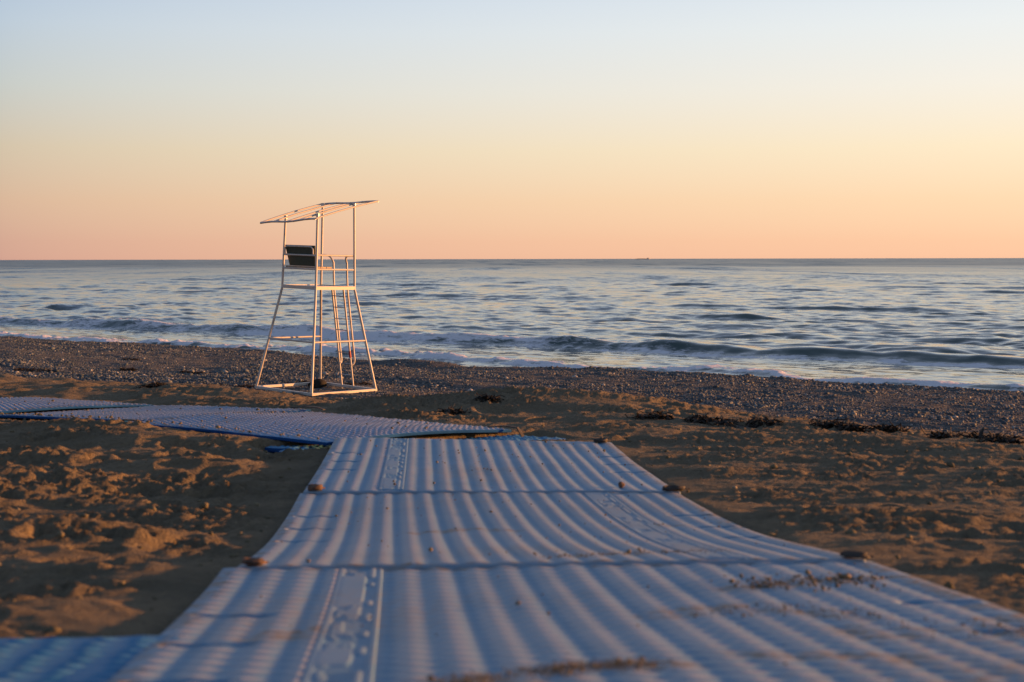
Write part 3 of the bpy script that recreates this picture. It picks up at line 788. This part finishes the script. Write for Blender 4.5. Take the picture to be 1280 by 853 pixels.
# ------------------------------------------------------------------ seaweed wrack: clumps of tangled dark ribbons
n = N('dry_seaweed'); M_WEED = n.set(n.ramp(n.new('ShaderNodeNewGeometry').outputs['Random Per Island'], [(0, (.008, .0075, .007)), (.6, (.018, .014, .011)), (1, (.042, .028, .016))]), .7, None, .3)
def px_ground(px, py):
    """where the line of sight through a photo pixel first meets the ground"""
    d = np.linspace(9, 70, 4000); x = (px - 640) / F * d
    zz = CAMZ - (py - 323.8) / F * d
    hit = np.nonzero(zz < ground_z(x, d))[0]
    k_ = hit[0] if len(hit) else 2000
    return float(x[k_]), float(d[k_])
def weed(px, py, lw, lh, label, seed, dens=1.0):
    """lw: half width in metres; lh: height"""
    r = np.random.default_rng(seed); x, y = px_ground(px, py)
    cnt = int(110 * dens * max(.5, lw / .5)); vs = []; fs = []
    ly = lw * r.uniform(.45, .7)
    nb = 3 + int(lw * 4)
    bl = [(r.uniform(-.75, .75) * lw, r.uniform(-.6, .6) * ly, r.uniform(.45, 1.0)) for _ in range(nb)]
    for k_ in range(cnt):
        bx, by, bh = bl[r.integers(nb)]
        cx = x + bx + r.normal(0, lw * .16); cy = y + by + r.normal(0, ly * .25)
        top_ = .48 * lh * bh * math.exp(-((cx - x - bx) / (lw * .3)) ** 2)
        a = r.uniform(0, 6.28); L_ = r.uniform(.08, .26); wd_ = r.uniform(.006, .018)
        z0 = float(ground_z(cx, cy)) + r.uniform(-.01, 1) * top_
        o_ = len(vs); npt = 6; cv = r.normal(0, .7); pit = r.normal(0, .35)
        for i in range(npt):
            t = i / (npt - 1) - .5; aa = a + cv * t
            c = Vector((cx + math.cos(aa) * L_ * t, cy + math.sin(aa) * L_ * t, z0 + pit * L_ * t * .6 + .02 * math.sin(t * 7 + k_)))
            s_ = Vector((-math.sin(aa), math.cos(aa), r.normal(0, .6))).normalized() * wd_ * (1 - abs(t))
            u_ = Vector((0, 0, .004))
            vs += [c - s_, c + u_, c + s_, c - u_]
        for i in range(npt - 1):
            for q in range(4): fs.append((o_ + i * 4 + q, o_ + i * 4 + (q + 1) % 4, o_ + i * 4 + 4 + (q + 1) % 4, o_ + i * 4 + 4 + q))
    # matted heart of the heap
    for bx, by, bh in bl:
        rr = lw * r.uniform(.22, .34); o_ = len(vs); gz_ = float(ground_z(x + bx, y + by))
        for i in range(7):
            for j in range(14):
                th = i / 6 * math.pi / 2; ph = j / 14 * 6.2832
                k2 = 1 + .25 * r.normal()
                vs.append(Vector((x + bx + rr * 1.3 * math.cos(th) * math.cos(ph) * k2, y + by + rr * math.cos(th) * math.sin(ph) * k2, gz_ - .02 + lh * bh * .38 * math.sin(th) * (1 + .2 * r.normal()))))
        for i in range(6):
            for j in range(14): fs.append((o_ + i * 14 + j, o_ + i * 14 + (j + 1) % 14, o_ + i * 14 + 14 + (j + 1) % 14, o_ + i * 14 + 14 + j))
    me = bpy.data.meshes.new('seaweed_clump'); me.from_pydata([tuple(v - Vector((x, y, float(ground_z(x, y))))) for v in vs], [], fs); me.update()
    o = link('seaweed_clump', me, M_WEED, None, (x, y, float(ground_z(x, y))))
    tag(o, label, 'seaweed', 'seaweed clumps along the edge of the shingle'); return o
WEED = [
    (795, 523, .30, .09, 'dark seaweed heap just right of the sand hump beyond the walkway'),
    (886, 530, .30, .08, 'flat dark seaweed heap, second along the row right of the sand hump'),
    (946, 534, .42, .05, 'long thin spread of seaweed between the flat heap and the tall heap'),
    (1036, 536, .20, .12, 'tall compact seaweed heap in the middle of the row on the right'),
    (1072, 541, .18, .08, 'low seaweed clump touching the right side of the tall heap'),
    (1106, 541, .17, .11, 'upright seaweed clump right of the tall compact heap'),
    (1208, 550, .30, .12, 'largest brownish seaweed heap, farthest right of the row'),
    (1248, 553, .16, .05, 'small seaweed scrap at the right end of the row by the largest heap'),
    (38, 463, .60, .14, 'seaweed heap nearest the left edge of the photo'),
    (152, 462, .34, .15, 'seaweed heap left of the tower, second from the left edge'),
    (162, 450, .50, .10, 'thin seaweed line on the shingle above the second heap from the left'),
    (238, 466, .40, .07, 'faint low seaweed patch between the left heaps and the tower'),
    (285, 483, .70, .09, 'broad seaweed heap at the left foot of the lifeguard chair'),
    (196, 482, .30, .09, 'small seaweed clump left of the broad heap by the chair'),
    (452, 481, .40, .08, 'seaweed strip behind the right foot of the lifeguard chair'),
    (376, 479, .40, .07, 'seaweed strip between the left and near feet of the lifeguard chair'),
    (560, 517, .17, .03, 'reddish brown seaweed scraps in the hollow left of the sand hump'),
    (615, 500, .12, .05, 'dark seaweed clump on the left shoulder of the sand hump'),
]
for i, (a, b, lw, lh, lab) in enumerate(WEED): weed(a, b, lw, lh, lab, 100 + i)
# the rounded dark lump lying inside the chair's base
bp = tower.matrix_world @ Vector((-.42, .34, 0))
bp = tower.matrix_world @ Vector((-a0 + .22, a0 - .28, 0))
stone(bp.x, bp.y, float(ground_z(bp.x, bp.y)) - .03, .17, .8, mat_simple('dark_lump', (.012, .011, .010), .85, 0, .25, 20, .3, .4), 'rounded blackish boulder lying inside the base of the lifeguard chair', 31, 'boulder', 'boulder')

# ------------------------------------------------------------------ sea
yy = [26.0]
while yy[-1] < 20000:
    y_ = yy[-1]
    yy.append(y_ + (.16 if y_ < 95 else .16 * (y_ / 95) ** 1.75 if y_ < 700 else y_ * .06))
yy = np.array(yy)
ua = np.linspace(-.62, .62, 760)
XX = ua[None, :] * (yy[:, None] + 6); YY = np.repeat(yy[:, None], len(ua), 1)
ss = shore_s(XX, YY); tt = XX * TQ[0] + YY * TQ[1]; qq = XX * NQ[0] + YY * NQ[1]
rr = np.hypot(XX, YY)
H = np.zeros_like(XX)
r = np.random.default_rng(12)
deep = smooth(9, 34, ss)
# wind sea: many short waves running roughly onshore
for k_ in range(64):
    lam = math.exp(r.uniform(math.log(.8), math.log(9)))
    th = r.normal(0, .55); kx = (math.cos(th) * NQ[0] + math.sin(th) * TQ[0]); ky = (math.cos(th) * NQ[1] + math.sin(th) * TQ[1])
    a_ = .0055 * lam ** .60
    ph = r.uniform(0, 6.28)
    fade = 1 - smooth(lam * 55, lam * 130, rr)
    H += a_ * np.sin(2 * math.pi / lam * (kx * XX + ky * YY) + ph) * fade
H *= .18 + .82 * deep
H *= .75 + .9 * (fbm(XX / 25, YY / 25, 90, 3) + .5) * .6
# low swells: broken crests parallel to the shore
def swell(q0, hgt, wf, wb, seed, t_scale=11.0, thr=-.05, wob=.9):
    c = q0 + wob * 2.2 * fbm(tt / 14, tt * 0 + seed, seed, 3)
    d = qq - c
    m_ = smooth(thr, thr + .35, fbm(tt / t_scale, tt * 0 + seed * 1.3, seed + 5, 2))
    prof = np.where(d < 0, np.exp(-(d / wf) ** 2), np.exp(-(d / wb) ** 2))
    return hgt * m_ * prof, m_, d
FO = np.zeros_like(XX)
w1, m1, d1 = swell(53.2, .48, .75, 2.0, 3, 9.0, -.75, .55); H += w1 * (.55 + .9 * np.abs(fbm(tt / 6, tt * 0, 31, 3)))
for q0, hg, sd in ((59.3, .42, 5), (64.5, .25, 8), (71, .42, 11), (78, .28, 14), (84, .46, 17), (93, .36, 20), (103, .42, 23), (115, .42, 26), (128, .45, 29), (143, .5, 32), (162, .5, 36), (185, .5, 39), (215, .5, 42)):
    w_, _, _ = swell(q0, hg, 1.0, 2.8, sd, 8.0 + q0 * .05, .03); H += (.85 if q0 < 62 else .6) * w_
# run-up: a small bore at the edge
cb = 43.4 - .55 + 1.1 * fbm(tt / 4.5, tt * 0, 55, 3) + np.interp(tt, CT, CQ) - 35.0
db = qq - cb
bore = .13 * (.6 + 1.0 * (fbm(tt / 2.2, tt * 0 + 3, 58, 3) + .35)) * np.where(db < 0, np.exp(-(db / .35) ** 2), np.exp(-(db / 1.1) ** 2))
H += np.maximum(bore, 0)
# foam: the bore, broken water in front of the breaker, and the toppling crest on the left
lacy = fbm(XX / .5, YY / .5, 71, 4, .6); broad = fbm(tt / 6, ss / 1.4, 73, 3)
edge_n = fbm(tt / 1.6, ss / .9, 77, 4, .6)
FO += np.clip((.80 + 1.3 * edge_n + .8 * lacy) * np.exp(-((db - .1) / .7) ** 2) + .9 * (lacy + .5 * edge_n) * np.exp(-((db - .9) / 1.5) ** 2), 0, 1)
lf = smooth(-27, -38, tt)                          # towards the left of the photo the breaker has tumbled
lf2 = smooth(2, -28, tt)
FO += .30 * np.clip(lf2 * np.exp(-((d1 + 2.8) / 1.5) ** 2) * (.42 + 1.7 * broad + 1.3 * lacy), 0, 1)
FO += .7 * np.clip(lf * np.exp(-(d1 / 1.3) ** 2) * (1.0 + 1.4 * broad), 0, 1)
FO += np.clip(.46 * np.exp(-((d1 + 1.5) / .6) ** 2) * (1.0 + 1.6 * broad + 1.2 * lacy), 0, .7)
H += (lacy * .07 + edge_n * .07) * np.clip(FO, 0, 1) + .10 * np.clip(FO, 0, 1) * lf * np.abs(lacy)
SZ = np.where(ss > 3.0, H, H * .3)
sea_me = mesh_np('sea', np.stack([XX, YY, SZ], -1).reshape(-1, 3), grid_quads(len(yy), len(ua)))
attr(sea_me, 'foam', np.clip(FO, 0, 1))
n = N('sea_water')
p1 = n.pos((1, 1, 1))
rot = n.new('ShaderNodeMapping'); rot.inputs['Rotation'].default_value = (0, 0, R(36.7)); n.lk(p1, rot.inputs['Vector'])
st = n.new('ShaderNodeMapping'); st.inputs['Scale'].default_value = (.42, 1, 1); n.lk(rot.outputs[0], st.inputs['Vector'])
def nvec(scale, detail, amp, base):
    """tilt the surface by a noise vector: wind ripples too small to model"""
    t_ = n.new('ShaderNodeTexNoise'); t_.inputs['Scale'].default_value = scale; t_.inputs['Detail'].default_value = detail; t_.inputs['Roughness'].default_value = .6
    n.lk(st.outputs[0], t_.inputs['Vector'])
    sb = n.new('ShaderNodeVectorMath', operation='SUBTRACT'); n.lk(t_.outputs['Color'], sb.inputs[0]); sb.inputs[1].default_value = (.5, .5, .5)
    ml = n.new('ShaderNodeVectorMath', operation='MULTIPLY'); n.lk(sb.outputs[0], ml.inputs[0]); ml.inputs[1].default_value = (amp, amp, 0)
    ad = n.new('ShaderNodeVectorMath', operation='ADD'); n.lk(ml.outputs[0], ad.inputs[0]); n.lk(base, ad.inputs[1]); return ad.outputs[0]
gN = n.new('ShaderNodeNewGeometry').outputs['Normal']
v_ = nvec(2.6, 4, .36, gN); v_ = nvec(.42, 4, .26, v_); 
pm = n.new('ShaderNodeMapping'); pm.inputs['Scale'].default_value = (1, .10, 1); n.lk(p1, pm.inputs['Vector'])
def nvec2(scale, detail, amp, base):
    t_ = n.new('ShaderNodeTexNoise'); t_.inputs['Scale'].default_value = scale; t_.inputs['Detail'].default_value = detail; t_.inputs['Roughness'].default_value = .72
    n.lk(pm.outputs[0], t_.inputs['Vector'])
    sb = n.new('ShaderNodeVectorMath', operation='SUBTRACT'); n.lk(t_.outputs['Color'], sb.inputs[0]); sb.inputs[1].default_value = (.5, .5, .5)
    ml = n.new('ShaderNodeVectorMath', operation='MULTIPLY'); n.lk(sb.outputs[0], ml.inputs[0]); ml.inputs[1].default_value = (amp, amp, 0)
    fd = n.new('ShaderNodeMapRange'); fd.inputs[1].default_value = 110; fd.inputs[2].default_value = 420; fd.clamp = True
    n.lk(dist_, fd.inputs[0])
    sc_ = n.new('ShaderNodeVectorMath', operation='SCALE'); n.lk(ml.outputs[0], sc_.inputs[0]); n.lk(fd.outputs[0], sc_.inputs['Scale'])
    ad = n.new('ShaderNodeVectorMath', operation='ADD'); n.lk(sc_.outputs[0], ad.inputs[0]); n.lk(base, ad.inputs[1]); return ad.outputs[0]
dl_ = n.new('ShaderNodeVectorMath', operation='LENGTH'); n.lk(p1, dl_.inputs[0]); dist_ = dl_.outputs['Value']
v_ = nvec2(.04, 7, 1.3, v_)
nm = n.new('ShaderNodeVectorMath', operation='NORMALIZE'); n.lk(v_, nm.inputs[0])
far_ = n.new('ShaderNodeMapRange'); far_.inputs[1].default_value = 50; far_.inputs[2].default_value = 900; far_.inputs[3].default_value = .10; far_.inputs[4].default_value = .34
far_.clamp = True
cl = n.new('ShaderNodeVectorMath', operation='LENGTH'); n.lk(p1, cl.inputs[0]); n.lk(cl.outputs['Value'], far_.inputs[0])
ruf = n.math('ADD', far_.outputs[0], n.math('MULTIPLY', n.math('SUBTRACT', n.noise(.012, 5, .65, st.outputs[0]), .5), n.math('MULTIPLY', far_.outputs[0], 1.3)))
n.set((.034, .058, .056), ruf, nm.outputs[0], .5); n.b.inputs['IOR'].default_value = 1.333
fo = n.attr('foam'); lac = n.noise(5.0, 5, .65, st.outputs[0], .6); lac2 = n.noise(1.4, 4, .6, st.outputs[0], .5)
fm = n.math('ADD', fo, n.math('ADD', n.math('MULTIPLY', n.math('SUBTRACT', lac, .5), 1.5), n.math('MULTIPLY', n.math('SUBTRACT', lac2, .5), 1.1)))
fm = n.math('MULTIPLY', n.ramp(fm, [(.30, (0, 0, 0)), (.70, (1, 1, 1))]), n.math('MULTIPLY', fo, 4, True))
foam = n.new('ShaderNodeBsdfPrincipled'); foam.inputs['Base Color'].default_value = (.66, .65, .70, 1); foam.inputs['Roughness'].default_value = .75
n.lk(n.bump(lac, .6, .08), foam.inputs['Normal'])
mx = n.new('ShaderNodeMixShader'); n.lk(fm, mx.inputs[0]); n.lk(n.b.outputs[0], mx.inputs[1]); n.lk(foam.outputs[0], mx.inputs[2]); n.lk(mx.outputs[0], n.out.inputs['Surface'])
o = link('sea', sea_me, n.m); tag(o, kind='structure')

# ------------------------------------------------------------------ a ship hull-up on the horizon
M_HULL = mat_simple('ship_hull', (.42, .28, .23), .6); M_SUP = mat_simple('ship_superstructure', (.45, .38, .36), .6)  # distance haze painted in as lighter, warmer ship colours
D = 8000.0; sx0 = (803 - 640) / F * D
ship = bpy.data.objects.new('cargo_ship', None); COL.objects.link(ship); ship.location = (sx0, D, 0); ship.scale = (1, 1, .62)
tag(ship, 'tiny cargo ship low on the horizon, right of the middle', 'ship')
L2 = 41
sec = [(-L2, 5.5, 3.2), (-L2 * .8, 7, 3.6), (L2 * .75, 7, 3.6), (L2 * .93, 4.5, 4.2), (L2 * 1.02, .4, 5)]
mb = MB(); v = []; f_ = []
for x, w, hh in sec: v += [(x, -w, hh), (x * .98, -w * .8, -1.5), (x * .98, w * .8, -1.5), (x, w, hh)]
for i in range(len(sec) - 1):
    for q in range(4): f_.append((i * 4 + q, i * 4 + (q + 1) % 4, i * 4 + 4 + (q + 1) % 4, i * 4 + 4 + q))
f_ += [(3, 2, 1, 0), (16, 17, 18, 19)]
mb.add((v, f_)); mb.build('hull', M_HULL, ship, False)
MB().box((L2 * .72, 0, 6.5), Vector((9, 0, 0)), Vector((0, 11, 0)), Vector((0, 0, 8))).box((L2 * .74, 0, 11.5), Vector((6, 0, 0)), Vector((0, 13, 0)), Vector((0, 0, 2.2))).build('superstructure', M_SUP, ship, False, .2)
MB().tube([(L2 * .74, 0, 11), (L2 * .74, 0, 16)], .5, 6).build('mast', M_SUP, ship)
MB().box((-L2 * .15, 0, 4.6), Vector((50, 0, 0)), Vector((0, 9, 0)), Vector((0, 0, 3.4))).build('hatch_row', M_HULL, ship, False, .2)

# ------------------------------------------------------------------ light
AZ, EL = R(74), R(3.2)
sdir = Vector((math.cos(EL) * math.sin(AZ), math.cos(EL) * math.cos(AZ), math.sin(EL)))
sun = bpy.data.lights.new('sun', 'SUN'); sun.energy = 5.0; sun.angle = R(.6); sun.color = (1, .405, .115)
so = bpy.data.objects.new('sun', sun); COL.objects.link(so); so.rotation_euler = sdir.to_track_quat('Z', 'Y').to_euler(); so.location = (60, 30, 30)

W = bpy.data.worlds.new('World'); S.world = W; W.use_nodes = True
t = W.node_tree; bg = t.nodes['Background']
def srgb(*c): return tuple(((v / 255 + .055) / 1.055) ** 2.4 if v > 10 else v / 255 / 12.92 for v in c)
tc = t.nodes.new('ShaderNodeTexCoord'); sep = t.nodes.new('ShaderNodeSeparateXYZ'); t.links.new(tc.outputs['Generated'], sep.inputs[0])
def wm(op, a, b=0.0, clamp=False):
    m_ = t.nodes.new('ShaderNodeMath'); m_.operation = op; m_.use_clamp = clamp
    for v_, s_ in ((a, m_.inputs[0]), (b, m_.inputs[1])):
        if isinstance(v_, (int, float)): s_.default_value = v_
        else: t.links.new(v_, s_)
    return m_.outputs[0]
zc = wm('POWER', wm('MAXIMUM', sep.outputs[2], 0.0), .5)
def wramp(stops):
    r_ = t.nodes.new('ShaderNodeValToRGB'); e = r_.color_ramp.elements
    while len(e) < len(stops): e.new(.5)
    for i, (z_, c_) in enumerate(stops): e[i].position = math.sqrt(z_); e[i].color = (*c_, 1)
    t.links.new(zc, r_.inputs[0]); return r_.outputs[0]
def up(c, g_): return tuple(v_ * g_ for v_ in c)
skyL = wramp([(0, srgb(208, 160, 143)), (.012, srgb(210, 166, 146)), (.04, srgb(214, 180, 153)), (.075, srgb(208, 192, 168)), (.115, srgb(195, 200, 196)), (.155, srgb(184, 199, 213)), (.185, srgb(171, 191, 214)), (.32, (.215, .295, .48)), (.6, (.15, .215, .34)), (1, (.10, .158, .262))])
skyR = wramp([(0, srgb(251, 196, 160)), (.012, srgb(254, 203, 164)), (.04, srgb(255, 218, 178)), (.075, srgb(253, 233, 200)), (.115, srgb(246, 239, 226)), (.155, srgb(236, 239, 238)), (.185, srgb(225, 233, 240)), (.32, (.38, .46, .63)), (.6, (.20, .265, .38)), (1, (.10, .158, .262))])
dt = t.nodes.new('ShaderNodeVectorMath'); dt.operation = 'DOT_PRODUCT'; t.links.new(tc.outputs['Generated'], dt.inputs[0]); dt.inputs[1].default_value = (math.sin(AZ), math.cos(AZ), 0)
fac = t.nodes.new('ShaderNodeMapRange'); fac.clamp = True; t.links.new(dt.outputs['Value'], fac.inputs[0])
fac.inputs[1].default_value = math.cos(AZ + R(19.8)); fac.inputs[2].default_value = math.cos(AZ - R(19.8))
mixs = t.nodes.new('ShaderNodeMix'); mixs.data_type = 'RGBA'; t.links.new(wm('POWER', fac.outputs[0], .62), mixs.inputs[0]); t.links.new(skyL, mixs.inputs[6]); t.links.new(skyR, mixs.inputs[7])
sky = t.nodes.new('ShaderNodeTexSky'); sky.sky_type = 'NISHITA'; sky.sun_disc = False; sky.sun_elevation = EL; sky.sun_rotation = AZ
# the measured dusk gradient carries most of the sky; the physical sky adds its own share
add = t.nodes.new('ShaderNodeMix'); add.data_type = 'RGBA'; add.blend_type = 'MIX'; add.inputs[0].default_value = .975
gain = t.nodes.new('ShaderNodeMix'); gain.data_type = 'RGBA'; gain.blend_type = 'MULTIPLY'; gain.inputs[0].default_value = 1.0
gain.inputs[7].default_value = (4.22, 4.22, 4.22, 1); gain.clamp_result = False
t.links.new(mixs.outputs[2], gain.inputs[6])
t.links.new(sky.outputs[0], add.inputs[6]); t.links.new(gain.outputs[2], add.inputs[7])
t.links.new(add.outputs[2], bg.inputs['Color']); bg.inputs['Strength'].default_value = .1

# ------------------------------------------------------------------ camera
cam = bpy.data.cameras.new('camera'); cam.lens = 50; cam.sensor_width = 36; cam.clip_start = .05; cam.clip_end = 60000
co = bpy.data.objects.new('camera', cam); COL.objects.link(co)
co.matrix_world = Matrix.Translation((0, 0, CAMZ)) @ Matrix.Rotation(R(90 - 3.31), 4, 'X') @ Matrix.Rotation(R(-.11), 4, 'Z')
cam.dof.use_dof = True; cam.dof.focus_distance = 29.6; cam.dof.aperture_fstop = 3.6; cam.dof.aperture_blades = 7
S.camera = co
S.view_settings.view_transform = 'Standard'; S.view_settings.look = 'None'; S.view_settings.exposure = 1.3; S.view_settings.gamma = 1; S.view_settings.use_curve_mapping = False
S.cycles.use_denoising = True
S.cycles.max_bounces = 6
